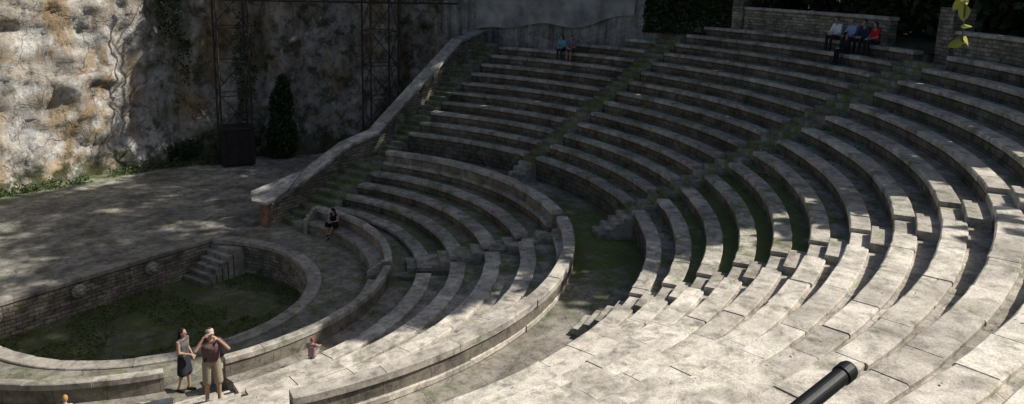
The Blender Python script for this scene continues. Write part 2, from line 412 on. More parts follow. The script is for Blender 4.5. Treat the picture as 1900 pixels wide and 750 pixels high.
# ------------------------------------------------------------------ cliff
def polysample(pts,step):
    out=[]
    for i in range(len(pts)-1):
        a=Vector(pts[i]);b_=Vector(pts[i+1]);n=max(1,int((b_-a).length/step))
        for q in range(n): out.append(a+(b_-a)*q/n)
    out.append(Vector(pts[-1])); return out
cpath=[(-34,19),(-10,16.8),(1.9,15.7),(6.4,15.2),(8.6,15.0),(9.5,14.9),(10.6,15.4),(11.4,14.2),(12.4,13.2),(14.4,13.0),(15.2,11.6),(16.6,10.9),(18.2,10.4),(19.6,9.0),(21.4,8.4),(22.2,6.),(22.4,3.6)]
cs=polysample(cpath,.22)
sm=[(cs[max(0,i-2)]+cs[max(0,i-1)]+cs[i]+cs[min(len(cs)-1,i+1)]+cs[min(len(cs)-1,i+2)])/5 for i in range(len(cs))]
zs=np.arange(-.3,15.01,.17)
V=[];C=[]
for i,p in enumerate(sm):
    q=sm[min(i+1,len(sm)-1)]-sm[max(i-1,0)];q.normalize();nn=Vector((q.y,-q.x))
    for z in zs:
        P=Vector((p.x,p.y,z))
        rs=max(0,min(1,(p.x-8)/3))
        d=.8*noise.fractal(Vector((p.x*.25,p.y*.25,z*(.22-.12*rs))),1.,2.,4)*(.7+.3*rs)
        fold=noise.noise(Vector((p.x*.55,p.y*.55,z*.06+7)));d+=(.05+.95*rs)*(1-abs(fold)*2.4)*.5
        d+=.24*noise.fractal(Vector((p.x*.9,p.y*.9,z*1.1)),.8,2.1,6)
        cl=noise.cell(Vector((p.x*.8+.6*noise.noise(P*.7),z*.6+.5*noise.noise(P*.9+Vector((9,9,9))),3.)));d+=.10*cl*(1-rs*.5)
        st=z*.55+p.x*.06+.8*noise.noise(Vector((p.x*.25,p.y*.25,3)))
        fr=st-math.floor(st);d+=(1-rs*.7)*(.16*(fr if fr<.8 else (1-fr)*4)*(.6+noise.noise(Vector((math.floor(st)*3.7,p.x*.2,0)))))
        d-= z*.03
        if z<1.2: d+=(1.2-z)*.35*(.6+.6*noise.noise(Vector((p.x*.6,5,0))))
        V.append((p.x+nn.x*d,p.y+nn.y*d,z))
        C.append((.56-.20*rs+.05*noise.noise(P*.5), (.25*rs+max(0,.8-z*.5)*.9+.03)))  # right-hand recess darkened in the tone, standing in for its shade
nz_=len(zs);F=[]
for i in range(len(sm)-1):
    for j in range(nz_-1):
        F.append((i*nz_+j,(i+1)*nz_+j,(i+1)*nz_+j+1,i*nz_+j+1))
me=bpy.data.meshes.new('cliff');
base=len(V)
for i,p in enumerate(sm): V.append((p.x+1.,p.y+14,16.+noise.noise(Vector((p.x*.2,0,0)))));C.append((.4,.9))
for i in range(len(sm)-1): F.append((i*nz_+nz_-1,(i+1)*nz_+nz_-1,base+i+1,base+i))
me.from_pydata(V,[],F); ca=me.color_attributes.new('tone','FLOAT_COLOR','POINT')
a=np.ones((len(C),4),dtype=np.float32);a[:,:2]=np.array(C);a[:,2]=0;ca.data.foreach_set('color',a.ravel())
me.materials.append(M_cliff); me.polygons.foreach_set('use_smooth',[True]*len(F))
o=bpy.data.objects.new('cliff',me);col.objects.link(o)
# ------------------------------------------------------------------ foliage helpers
def leaves(name,pts,size,mat,parent=None,tones=None,flat=.0):
    n=len(pts);pts=np.asarray(pts,float)
    nrm=rng.normal(size=(n,3));nrm[:,2]=np.abs(nrm[:,2])+flat;nrm/=np.linalg.norm(nrm,axis=1)[:,None]
    t=np.cross(nrm,rng.normal(size=(n,3)));t/=np.linalg.norm(t,axis=1)[:,None];bb=np.cross(nrm,t)
    sz=size*rng.uniform(.6,1.3,(n,1))
    v=np.stack([pts-t*sz,pts+bb*sz*.55,pts+t*sz,pts-bb*sz*.55],1).reshape(-1,3)
    me=bpy.data.meshes.new(name);me.from_pydata(v.tolist(),[],np.arange(4*n).reshape(n,4).tolist())
    tn=(rng.uniform(0,1,n) if tones is None else tones)
    a=np.ones((4*n,4),dtype=np.float32);a[:,0]=np.repeat(tn,4);a[:,1]=0
    ca=me.color_attributes.new('tone','FLOAT_COLOR','CORNER');ca.data.foreach_set('color',a.ravel())
    me.materials.append(mat);o=bpy.data.objects.new(name,me);col.objects.link(o)
    if parent:o.parent=parent
    return o
def tube(mb,pts,rad,n=8,tone=.5,cap=True):
    pts=[Vector(p) for p in pts];rings=[]
    for i,p in enumerate(pts):
        d=(pts[min(i+1,len(pts)-1)]-pts[max(i-1,0)]).normalized()
        u=d.cross(Vector((0,0,1)) if abs(d.z)<.9 else Vector((1,0,0))).normalized();w=d.cross(u)
        rings.append([p+(u*math.cos(2*math.pi*k/n)+w*math.sin(2*math.pi*k/n))*rad[i] for k in range(n)])
    for i in range(len(pts)-1):
        for k in range(n):
            mb.face([rings[i][k],rings[i][(k+1)%n],rings[i+1][(k+1)%n],rings[i+1][k]],None,[(tone,0)]*4)
    if cap: mb.face(rings[0][::-1])
    mb.face(rings[-1])
def tree(x,y,z0,cz,rxy,rz,n,size=.36,name='shade_tree'):
    e=empty(name)
    mb=MB();top=cz+rz*.5
    pts=[(x,y,z0-.5)];H=top-z0
    for i in range(1,7): pts.append((x+random.uniform(-.2,.2)*i*.5,y+random.uniform(-.2,.2)*i*.5,z0+H*i/6))
    tube(mb,pts,[.38-.05*i for i in range(7)],9)
    cl=[]
    nc=max(10,int(rz*rxy*.7))
    for i in range(nc):
        vz=-1+2*(i+random.random())/nc
        rr_=math.sqrt(max(0,1-abs(vz)**3))*math.sqrt(random.random());ph=random.random()*6.283
        c=np.array([x+rr_*math.cos(ph)*rxy*.85,y+rr_*math.sin(ph)*rxy*.85,cz+vz*rz*.88]);cl.append(c)
        if i%max(1,nc//12)==0:
            zb=max(z0+2,c[2]-1.5-random.random());k=min(5,max(0,int((zb-z0)/H*6)));bp0=Vector(pts[k]);
            tube(mb,[bp0,(bp0+Vector(c))/2+Vector((0,0,-.3)),c],[.13,.08,.03],5)
    mb.obj('trunk_and_limbs',M_bark,e,True)
    P=[];T=[]
    for c in cl:
        r=random.uniform(1.3,2.2)*max(.75,rxy/4.5);m=int(n/nc)
        v=rng.normal(size=(m,3));v/=np.linalg.norm(v,axis=1)[:,None];v*=rng.uniform(.35,1,(m,1))**.6*r;v[:,2]*=.75
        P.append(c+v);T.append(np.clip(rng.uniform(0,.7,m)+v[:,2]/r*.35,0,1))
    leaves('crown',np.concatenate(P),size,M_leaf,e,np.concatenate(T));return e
def pol(r,a): return OX+r*math.cos(R(a)),OY-r*math.sin(R(a))
def seg_tree(a,r,zt,rxy,n):
    x,y=pol(r,a);rz=(zt-8.5)/2;tree(x,y,8.3,8.5+rz,rxy,rz,n)
for a,r,zt,rxy,n in [(-9,28,36,5,4600),(1,28,34,4.5,4600),(10,28,28.,4.3,3600),(20,28,36,4.8,5000),(30,28,36,5,5000),(38,28,35,4.6,4800),(44.5,28,33,3.8,4200),(49.3,28.5,30.5,2.7,3600),(25,34,36,6,3600),(42,34,36,5,3600),(-4,35,36,5,3600),(12,35,27.5,5,3000),(53.3,29,20.5,2.6,2600),(59,29,17.2,3,2600),(66,29,16.2,2.8,1300),(74,29,16.5,2.4,480),(84,30,17,2.8,260)]:  # treeline mostly out of view, placed and sized to cast the shade
    seg_tree(a,r,zt,rxy,n)
h=MB()
for i in range(60):
    a0=-5+205*i/60;a1=-5+205*(i+1)/60
    R_=[(24.0,8.0),(25.0,8.2),(31,8.3),(45,11),(110,24)]
    for (ra,za),(rb,zb) in zip(R_[:-1],R_[1:]):
        h.face([(*pol(ra,a0),za),(*pol(ra,a1),za),(*pol(rb,a1),zb),(*pol(rb,a0),zb)])
h.obj('hill',M_hill)
gr=MB();gr.face([(-800,-800,-1.9),(800,-800,-1.9),(800,800,-1.9),(-800,800,-1.9)]);gr.obj('ground',M_hill)
P=[];
for i in range(15000):
    a=random.uniform(8,76);r=random.uniform(26.2,30.5);P.append((*pol(r,a),random.uniform(8.2,12.8)))
leaves('hedge',P,.27,M_ivy,None,rng.uniform(0,.5,15000))
# ------------------------------------------------------------------ top walls
tw=MB();tc_=MB()
strip(tw,circ(OX,OY,24.15),circ(OX,OY,24.5),22,41,7.4,8.98,c=.01,seg=1.)
slabs(tc_,circ(OX,OY,24.08),circ(OX,OY,24.57),22,41,8.98,9.1,length=1.6,tone=.40)
strip(tw,circ(OX,OY,24.0),circ(OX,OY,24.8),20.6,22,7.2,10.6,c=.01)
strip(tw,circ(OX,OY,24.15),circ(OX,OY,24.5),48.5,100,7.4,8.75,c=.01,seg=1.)
strip(tw,circ(OX,OY,24.0),circ(OX,OY,24.8),47.3,49.,7.2,9.6,c=.01)
slabs(tc_,circ(OX,OY,24.08),circ(OX,OY,24.57),49.1,100,8.75,8.87,length=1.6,tone=.40)
e=empty('top_terrace_wall');tw.obj('wall_masonry',M_rubble,e);tc_.obj('wall_coping_slabs',M_seat,e)
cw=MB()
def bw(y,o=0): return (backx(y)+o,y)
strip(cw,lambda a:bw(5-14.5*a),lambda a:bw(5-14.5*a,.5),0,1,3.5,12.,c=.01,seg=1.)
strip(cw,lambda a:bw(-9.5-2.*a),lambda a:bw(-9.5-2.*a,.5),0,1,5,10.2,c=.01,seg=1.)
cw.obj('concrete_rear_wall',M_conc)
nt=MB()
def netp(u,v):
    y=2.9-8.6*u; bot=7.15+1.2*u+.16*math.sin(u*7)+.12*math.sin(u*15+1)
    z=bot+(11.5-bot)*v; x=backx(y)-.2-.05*math.sin(u*40+3*v)-.09*math.sin(u*13-v*5)*(1-v)
    return (x,y,z)
for i in range(90):
    for j in range(14):
        nt.face([netp(i/90,j/14),netp((i+1)/90,j/14),netp((i+1)/90,(j+1)/14),netp(i/90,(j+1)/14)])
nt.obj('wall_netting',M_net,None,True)
P=[];
for i in range(6500):
    y=random.uniform(-12.3,-6.2);z=random.gauss(9.4,1.0)-.22*abs(y+9); P.append((backx(y)-random.uniform(.02,.4),y,max(7.7,z)))
leaves('ivy_plant',P,.11,M_ivy)
# ------------------------------------------------------------------ vegetation on/at cliff
def blob(c,r,n): 
    v=rng.normal(size=(n,3));v/=np.linalg.norm(v,axis=1)[:,None];v*=rng.uniform(.2,1,(n,1))**.5
    return np.array(c)+v*np.array(r)
leaves('tall_shrub',np.concatenate([blob((14.5,11.2,1.2),(.9,.8,1.5),2600),blob((14.6,11.3,2.9),(.7,.6,1.2),1600),blob((14.8,11.4,3.9),(.4,.4,.7),500)]),.10,M_ivy)
leaves('climbing_ivy',np.concatenate([blob((10.2,14.4,8.4),(.7,.6,2.2),900),blob((10.8,14.2,5.6),(.35,.5,1.6),260),blob((13.3,12.6,5),(.8,.5,3),500),blob((12.6,12.6,.9),(1.6,.6,.8),900),blob((10.4,14.1,.7),(1.1,.5,.6),500)]),.09,M_ivy)
P=[]
for i in range(60):
    x=random.uniform(-2,11.5);y=15.3-.06*x-max(0,x-9)*.5-random.uniform(.3,.9);P.append(blob((x,y,.1),(.4,.25,random.uniform(.15,.5)),55))
leaves('cliff_foot_plants',np.concatenate(P),.07,M_weed)
P=[]
for i in range(200):
    if random.random()<.6:
        k=random.randint(-1,8);a=random.uniform(-10,62);x,y=pol(ur(k)+random.uniform(.45,.75),a)
        if y>1.2 or x>backx(y)-.5: continue
        P.append(blob((x,y,uz(k)-.06),(.3,.2,.09),22))
    else:
        x=random.uniform(7,21);y=random.uniform(.9,2.2);z=max(0,(x-7)*.44 if x<11.2 else (1.85 if x<12.6 else 1.85+(x-12.6)*.565));P.append(blob((x,y,z+.03),(.3,.2,.10),22))
leaves('weeds_on_steps',np.concatenate(P),.04,M_weed)
P=[]
while len(P)<9000:
    x=random.uniform(-4.7,4.6);y=random.uniform(-4.7,2.85)
    if math.hypot(x,y)<4.7 and not(x>2.6 and y>1.4) and noise.noise(Vector((x*.55,y*.55,0)))+.25*noise.noise(Vector((x*2,y*2,4)))>-.08: P.append((x,y,-1.21+random.uniform(0,.035)))
leaves('grass',P,.035,M_weed)
P=[]
for i in range(420):
    k=random.randint(-1,11);a=random.uniform(60,116);x,y=pol(ur(k)+(.06+random.random()*.3 if random.random()<.25 else .47+random.random()*.25),a)
    rr_=math.hypot(x-OX,y-OY)-ur(k);P.append((x,y,uz(k)+(.022 if rr_<.42 else -.06)))
for i in range(120):
    x,y=pol(random.uniform(11.4,13.2),random.uniform(30,115));P.append((x,y,1.86))
leaves('fallen_leaves',P,.024,M_dry,None,None,3.5)
# ------------------------------------------------------------------ trusses, cabinet
def bar(mb,a,b_,r=.03): tube(mb,[a,b_],[r,r],5)
def tower(name,x,y,z0,z1,w,yaw):
    mb=MB();cs_,sn=math.cos(yaw),math.sin(yaw)
    def p(i,z): 
        u,v=[(-w,-w),(w,-w),(w,w),(-w,w)][i%4];u/=2;v/=2
        return (x+u*cs_-v*sn,y+u*sn+v*cs_,z)
    n=int((z1-z0)/1.7);h_=(z1-z0)/n
    for i in range(4): bar(mb,p(i,z0),p(i,z1),.05)
    for k in range(n):
        for i in range(4):
            bar(mb,p(i,z0+k*h_),p(i+1,z0+k*h_),.025);
            if k%2==0: bar(mb,p(i,z0+k*h_),p(i+1,z0+(k+1)*h_),.025)
            else: bar(mb,p(i+1,z0+k*h_),p(i,z0+(k+1)*h_),.025)
    mb.obj(name,M_steel)
tower('lattice_tower',12.,11.9,2.02,12.5,1.5,-.5)
tower('lattice_tower',17.3,6.5,0,12.5,1.5,-.5)
mb=MB()
a_=Vector((11.6,12.1,0));b_=Vector((20.8,4.0,0))
for z in (8.6,9.5):
    bar(mb,a_+Vector((0,0,z)),b_+Vector((0,0,z)),.05)
n=12
for i in range(n):
    p=a_+(b_-a_)*i/n;q=a_+(b_-a_)*(i+1)/n
    bar(mb,p+Vector((0,0,8.6)),q+Vector((0,0,9.5)),.025);bar(mb,q+Vector((0,0,9.5)),q+Vector((0,0,8.6)),.025)
mb.obj('lattice_beam',M_steel)
mb=MB()
cb=lambda s,o:(12.+math.cos(-.5)*s-math.sin(-.5)*o,11.8+math.sin(-.5)*s+math.cos(-.5)*o)
strip(mb,lambda a:cb(-.82+1.64*a,-.6),lambda a:cb(-.82+1.64*a,.6),0,1,.08,2.0,c=.02)
strip(mb,lambda a:cb(-.86+1.72*a,-.64),lambda a:cb(-.86+1.72*a,.64),0,1,1.92,2.05,c=.02)
for q in (-.55,0,.55): strip(mb,lambda a,q=q:cb(q-.02+.04*a,-.63),lambda a,q=q:cb(q-.02+.04*a,-.59),0,1,.1,1.9,c=.005)
for q in (-.7,.6): strip(mb,lambda a,q=q:cb(q+.1*a,-.5),lambda a,q=q:cb(q+.1*a,.5),0,1,-.02,.09,c=.005)
mb.obj('equipment_cabinet',M_box)
# ------------------------------------------------------------------ remeshed organic figures
def _sphere(n=10,m=14):
    v=[(0,0,1)]
    for i in range(1,n):
        for j in range(m):
            th=math.pi*i/n;ph=2*math.pi*j/m;v.append((math.sin(th)*math.cos(ph),math.sin(th)*math.sin(ph),math.cos(th)))
    v.append((0,0,-1));f=[]
    for j in range(m): f.append((0,1+j,1+(j+1)%m))
    for i in range(n-2):
        for j in range(m):
            a=1+i*m+j;b2=1+i*m+(j+1)%m;f.append((a,a+m,b2+m,b2))
    l=len(v)-1;o=1+(n-2)*m
    for j in range(m): f.append((l,o+(j+1)%m,o+j))
    return np.array(v),f
SV,SF=_sphere()
def organic(name,prims,mats,loc,yaw,vox,scale=1.):
    V=[];F=[]
    def add(v,f):
        o=len(V);V.extend(v.tolist());F.extend([tuple(i+o for i in q) for q in f])
    for p in prims:
        if p[0]=='e':
            _,c,r,m,rot=p; add((SV*np.array(r))@np.array(rot).T+np.array(c),SF)
        else:
            _,p0,p1,r0,r1,m=p;p0=np.array(p0,float);p1=np.array(p1,float);d=p1-p0;L=np.linalg.norm(d);d=d/max(L,1e-6)
            up=np.array([0,0,1.]) if abs(d[2])<.9 else np.array([1.,0,0]);u=np.cross(d,up);u/=np.linalg.norm(u);w_=np.cross(u,d)
            B=np.stack([u,w_,d],1)
            S=SV.copy();top_=S[:,2]>=-1e-6
            v=np.where(top_[:,None],S*r1+np.array([0,0,L]),S*r0)
            add(v@B.T+p0,SF)
    V=np.array(V)*scale
    me=bpy.data.meshes.new(name+'_src');me.from_pydata(V.tolist(),[],F)
    o=bpy.data.objects.new(name+'_src',me);col.objects.link(o)
    md=o.modifiers.new('r','REMESH');md.mode='VOXEL';md.voxel_size=vox
    m2=o.modifiers.new('s','SMOOTH');m2.factor=.4;m2.iterations=2
    dg=bpy.context.evaluated_depsgraph_get();dg.update()
    nm=bpy.data.meshes.new_from_object(o.evaluated_get(dg));bpy.data.objects.remove(o,do_unlink=True)
    n=len(nm.polygons);cen=np.zeros(n*3,dtype=np.float32);nm.polygons.foreach_get('center',cen);cen=cen.reshape(-1,3)/scale
    best=np.full(n,1e9);idx=np.zeros(n,dtype=np.int32);keys=list(mats.keys())
    for p in prims:
        if p[0]=='e':
            _,c,r,m,rot=p;q=(cen-np.array(c))@np.array(rot);r=np.array(r);k=np.linalg.norm(q/r,axis=1);sdv=(k-1)*np.linalg.norm(q,axis=1)/np.maximum(k,1e-4)
        else:
            _,p0,p1,r0,r1,m=p;p0=np.array(p0,float);p1=np.array(p1,float);d=p1-p0;t=np.clip(((cen-p0)@d)/max(d@d,1e-9),0,1)
            sdv=np.linalg.norm(cen-p0-t[:,None]*d,axis=1)-(r0+(r1-r0)*t)
        ok=sdv<best;best[ok]=sdv[ok];idx[ok]=keys.index(m)
    nm.materials.clear()
    for k in keys:nm.materials.append(mats[k])
    nm.polygons.foreach_set('material_index',idx);nm.polygons.foreach_set('use_smooth',[True]*n)
    nm.name=name
    o=bpy.data.objects.new(name,nm);col.objects.link(o);o.location=loc;o.rotation_euler=(0,0,yaw);return o
def cloth(n,c): return plain(n,c,.9,25,.3)
M_skin=plain('skin',(.46,.29,.215),.55,20,.12);M_lip=plain('lips',(.33,.13,.11),.5,20,.1);M_eye=plain('eyes',(.04,.03,.025),.3,20,.1)
I3=np.eye(3)
def rotm(yw,pt):
    cy,sy=math.cos(yw),math.sin(yw);cx,sx=math.cos(pt),math.sin(pt)
    return np.array([[cy,-sy,0],[sy,cy,0],[0,0,1]])@np.array([[1,0,0],[0,cx,-sx],[0,sx,cx]])
STAND=dict(pelvis=(0,0,.95),chest=(0,.0,1.28),neck=(0,.0,1.46),head=(0,.02,1.62),sh=[(-.18,0,1.41),(.18,0,1.41)],el=[(-.24,-.02,1.13),(.24,-.02,1.13)],wr=[(-.24,.08,.89),(.24,.08,.89)],
 hip=[(-.09,0,.92),(.09,0,.92)],kn=[(-.10,.02,.49),(.10,.02,.49)],an=[(-.10,-.02,.08),(.10,-.02,.08)],toe=[(-.12,.14,.035),(.12,.14,.035)],hy=0.,hp=0.)
SIT=dict(pelvis=(0,0,.11),chest=(0,.05,.44),neck=(0,.08,.61),head=(0,.12,.76),sh=[(-.18,.05,.57),(.18,.05,.57)],el=[(-.23,.14,.30),(.23,.14,.30)],wr=[(-.10,.34,.25),(.10,.34,.25)],
 hip=[(-.09,.02,.10),(.09,.02,.10)],kn=[(-.11,.43,.13),(.11,.43,.13)],an=[(-.10,.45,-.37),(.10,.45,-.37)],toe=[(-.11,.62,-.42),(.11,.62,-.42)],hy=0.,hp=-.25)
def human(name,loc,yaw,H,base,ov,fit,vox=.012,girth=1.):
    J=dict(base);J.update(ov);A=lambda p:np.array(p,float);pr=[];g_=girth
    X=np.array([1.,0,0])
    pe,ch,ne,hd=A(J['pelvis']),A(J['chest']),A(J['neck']),A(J['head'])
    bot=fit['bottom'];top_='top'
    for s_ in (-1,1):
        pr.append(('c',pe+X*.065*s_+(ch-pe)*.15,ch+X*.075*s_,.105*g_,.112*g_,top_))
        pr.append(('c',pe+X*.07*s_,pe+X*.07*s_+(ch-pe)*.12,.108*g_,.105*g_,'bot' if bot!='dress' else 'top'))
    pr.append(('c',ch-X*.06,ch+X*.06,.115*g_,.115*g_,top_))
    s0,s1=A(J['sh'][0]),A(J['sh'][1])
    pr.append(('c',s0+X*.03,s1-X*.03,.06,.06,top_))
    pr.append(('c',ne-(ne-ch)*.25,hd+(0,-.01,-.05),.056,.05,'skin'))
    Rm=rotm(J['hy'],J['hp'])
    def he(off,r,m): pr.append(('e',hd+Rm@A(off),r,m,Rm))
    he((0,0,0),(.073,.090,.112),'skin');he((0,.028,-.068),(.052,.055,.05),'skin')
    he((0,.097,-.012),(.012,.018,.022),'skin')
    for s_ in (-1,1):
        he((s_*.074,0,-.01),(.010,.018,.028),'skin');he((s_*.03,.083,.014),(.013,.010,.008),'eye')
    he((0,.082,-.058),(.024,.010,.007),'lip')
    hr=fit.get('hair','short')
    he((0,-.022,.024),(.083,.092,.106),'hair')
    if hr in('long','bob'):
        for q in (-.045,.045): pr.append(('c',hd+Rm@A((q,-.045,.02)),hd+Rm@A((q*1.3,-.07,-.20 if hr=='long' else -.12)),.06,.038,'hair'))
    if fit.get('cap'):
        he((0,-.012,.052),(.083,.098,.066),'cap');he((0,.105,.040),(.055,.052,.009),'cap')
    sl=fit.get('sleeve',.5)
    for i in (0,1):
        s_,e_,w_=A(J['sh'][i]),A(J['el'][i]),A(J['wr'][i])
        pr.append(('c',s_,e_,.050,.038,'skin' if sl<.9 else 'top'));pr.append(('c',e_,w_,.038,.026,'skin' if sl<1.5 else 'top'))
        if sl>0: pr.append(('c',s_,s_+(e_-s_)*min(1,sl),.066,.058,'top'))
        if sl>1: pr.append(('c',e_,w_,.050,.038,'top'))
        d=(w_-e_);d/=np.linalg.norm(d)
        if 'hd' in J: d=A(J['hd'][i]);d/=np.linalg.norm(d)
        sd_=np.cross(d,[0,0,1.] if abs(d[2])<.85 else [0,1.,0]);sd_/=np.linalg.norm(sd_);nr=np.cross(sd_,d)
        if nr[1]*0+nr[2]>0: nr=-nr
        for q in (-.018,0,.018): pr.append(('c',w_+sd_*q*.6,w_+d*.075+sd_*q*1.4,.017,.014,'skin'))
        for q,l_ in ((-.033,.062),(-.011,.076),(.011,.080),(.033,.070)):
            b0=w_+d*.082+sd_*q;b1=b0+d*l_*.5+nr*.010;b2=b1+d*l_*.38+nr*.026
            pr.append(('c',b0,b1,.0100,.0092,'skin'));pr.append(('c',b1,b2,.0092,.0080,'skin'))
        ts=sd_*(-1 if i==0 else 1)
        pr.append(('c',w_+d*.025+ts*.02,w_+d*.055+ts*.052+nr*.01,.013,.011,'skin'));pr.append(('c',w_+d*.055+ts*.052+nr*.01,w_+d*.085+ts*.058+nr*.02,.011,.009,'skin'))
        h_,k_,a_2,t_=A(J['hip'][i]),A(J['kn'][i]),A(J['an'][i]),A(J['toe'][i])
        pr.append(('c',h_,k_,.084*g_,.056*g_,'bot' if bot=='trousers' else 'skin'))
        pr.append(('c',k_,a_2,.055*g_,.036*g_,'bot' if bot=='trousers' else 'skin'))
        m_=k_+(a_2-k_)*.28+(0,-.012,0);pr.append(('c',k_+(a_2-k_)*.15,m_,.05,.052,'bot' if bot=='trousers' else 'skin'))
        pr.append(('c',a_2+(0,-.03,-.035),t_,.040,.034,'shoe'));
        if bot=='shorts': pr.append(('c',h_,h_+(k_-h_)*.95,.102*g_,.092*g_,'bot'))
        if bot=='trousers': pr.append(('c',k_,a_2,.062,.052,'bot'));pr.append(('c',h_,k_,.092,.070,'bot'))
        if bot in('skirt','dress'): pr.append(('c',h_,h_+(k_-h_)*.88,.10,.115,'bot'))
    if bot in('skirt','dress') and base is STAND:
        for q in (-.05,0,.05): pr.append(('c',pe+X*q,pe+X*q*1.6+A((0,.01,-.40)),.11,.125,'bot'))
    if fit.get('strap'): 
        pr.append(('c',s0+A((.06,.09,.05)),pe+A((.16,.10,.08)),.016,.016,'bag'));pr.append(('c',s0+A((.02,-.10,-.05)),s0+A((-.04,-.14,-.36)),.09,.10,'bag'))
    if fit.get('paper'): 
        c_=(A(J['wr'][0])+A(J['wr'][1]))/2+A((0,.09,.04));pr.append(('e',c_,(.15,.10,.012),'paper',rotm(0,.6)))
    mats={'skin':M_skin,'eye':M_eye,'lip':M_lip}
    for k in ('top','bot','hair','shoe','cap','bag','paper'):
        mats[k]=cloth(name+'_'+k,fit.get(k+'_c',(.05,.05,.05)))
    return organic(name,pr,mats,loc,yaw,vox,H/1.75)
def face_to(dx,dy): return math.atan2(-dx,dy)
human('man_with_cap',(-3.56,-7.96,.567),face_to(-.42,-.9),1.84,STAND,dict(el=[(-.33,.20,1.27),(.34,.18,1.36)],wr=[(-.13,.21,1.53),(.16,.16,1.60)],hd=[(.65,-.15,.7),(-.75,-.1,.55)],hp=.0,hy=.25,
   kn=[(-.12,.05,.49),(.10,.0,.49)],an=[(-.13,.0,.08),(.12,-.04,.08)],toe=[(-.17,.15,.035),(.15,.11,.035)]),
   dict(bottom='shorts',sleeve=.55,cap=True,cap_c=(.55,.46,.38),top_c=(.15,.095,.09),bot_c=(.33,.28,.20),hair_c=(.05,.035,.025),shoe_c=(.12,.09,.07),strap=True,bag_c=(.02,.02,.022)),.010,1.08)
human('woman_in_skirt',(-3.08,-6.12,-.008),face_to(.35,-.92),1.68,STAND,dict(el=[(-.23,-.03,1.15),(.20,.02,1.14)],wr=[(-.22,.10,.93),(.06,.24,1.08)],hp=.0,hy=.1,
   kn=[(-.08,.06,.49),(.08,-.02,.49)],an=[(-.08,.06,.08),(.09,-.12,.08)],toe=[(-.10,.21,.035),(.11,.03,.035)]),
   dict(bottom='skirt',sleeve=.0,hair='long',top_c=(.12,.115,.12),bot_c=(.035,.035,.042),hair_c=(.025,.014,.012),shoe_c=(.03,.025,.025)),.010,.92)
human('child_in_pink_shirt',(-.93,-8.30,.655),face_to(.8,.45),1.05,SIT,dict(el=[(-.24,.16,.36),(.24,.26,.42)],wr=[(-.12,.34,.22),(.20,.48,.36)],hy=-.2,kn=[(-.12,.40,.18),(.12,.40,.18)],an=[(-.12,.42,-.24),(.12,.42,-.24)],toe=[(-.12,.58,-.28),(.12,.58,-.28)]),
   dict(bottom='shorts',sleeve=.6,top_c=(.45,.27,.26),bot_c=(.3,.28,.3),hair_c=(.30,.12,.05),shoe_c=(.2,.2,.2)),.009,.95)
human('blond_child',(-6.52,-7.42,1.325),face_to(.7,.6),1.14,SIT,dict(hy=.4),dict(bottom='trousers',sleeve=.6,top_c=(.5,.5,.55),bot_c=(.1,.12,.2),hair_c=(.50,.27,.10),shoe_c=(.3,.3,.3)),.010,.95)
human('woman_reading',(6.98,-.80,.46),face_to(-.97,-.22),1.64,SIT,dict(kn=[(-.17,.36,.24),(.16,.38,.20)],an=[(-.02,.44,-.18),(.05,.36,-.33)],toe=[(.02,.60,-.2),(.05,.5,-.40)],head=(.0,.15,.75),hp=-.45,wr=[(-.08,.30,.33),(.08,.30,.33)],el=[(-.22,.14,.34),(.22,.14,.34)]),
   dict(bottom='dress',sleeve=0.,hair='bob',top_c=(.012,.012,.014),bot_c=(.014,.014,.016),hair_c=(.012,.01,.01),paper=True,paper_c=(.6,.6,.6),shoe_c=(.03,.03,.03)),.012,.92)
def on_row(name,k,a,fit,H=1.72,**ov):
    x,y=pol(ur(k)+.17,a);human(name,(x,y,uz(k)+.005),face_to(OX-x,OY-y)+random.uniform(-.25,.25),H,SIT,ov,fit,.014)
on_row('seated_woman_in_cyan',8,1.2,dict(bottom='trousers',sleeve=.6,hair='long',top_c=(.12,.42,.50),bot_c=(.04,.05,.10),hair_c=(.015,.012,.01),shoe_c=(.2,.2,.2)),1.66,hy=-.4)
on_row('seated_man_in_checked_shirt',8,2.8,dict(bottom='shorts',sleeve=.7,top_c=(.16,.15,.19),bot_c=(.10,.07,.06),hair_c=(.02,.016,.014),shoe_c=(.3,.1,.1)),1.72,hy=.4)
on_row('seated_man_in_white_shirt',12,36.0,dict(bottom='trousers',sleeve=1.2,top_c=(.80,.80,.82),bot_c=(.03,.03,.04),hair_c=(.10,.08,.07),paper=True,paper_c=(.75,.75,.75)),1.80,hy=.3)
on_row('seated_man_in_blue_shirt',12,38.0,dict(bottom='trousers',sleeve=1.2,top_c=(.30,.40,.66),bot_c=(.05,.05,.07),hair_c=(.25,.22,.2)),1.78,hy=.5,el=[(-.28,.2,.36),(.28,.1,.33)])
on_row('seated_man_in_navy_shirt',12,39.6,dict(bottom='trousers',sleeve=1.2,top_c=(.03,.04,.09),bot_c=(.03,.03,.05),hair_c=(.04,.03,.03)),1.80,hy=.2)
on_row('seated_woman_in_red',12,41.1,dict(bottom='trousers',sleeve=.7,hair='bob',top_c=(.60,.02,.03),bot_c=(.03,.03,.04),hair_c=(.03,.02,.02)),1.68,hy=.6)
on_row('seated_woman_in_black',11,39.7,dict(bottom='trousers',sleeve=1.2,hair='long',top_c=(.02,.02,.025),bot_c=(.02,.02,.03),hair_c=(.02,.015,.015)),1.64,hy=2.4,hp=0.)
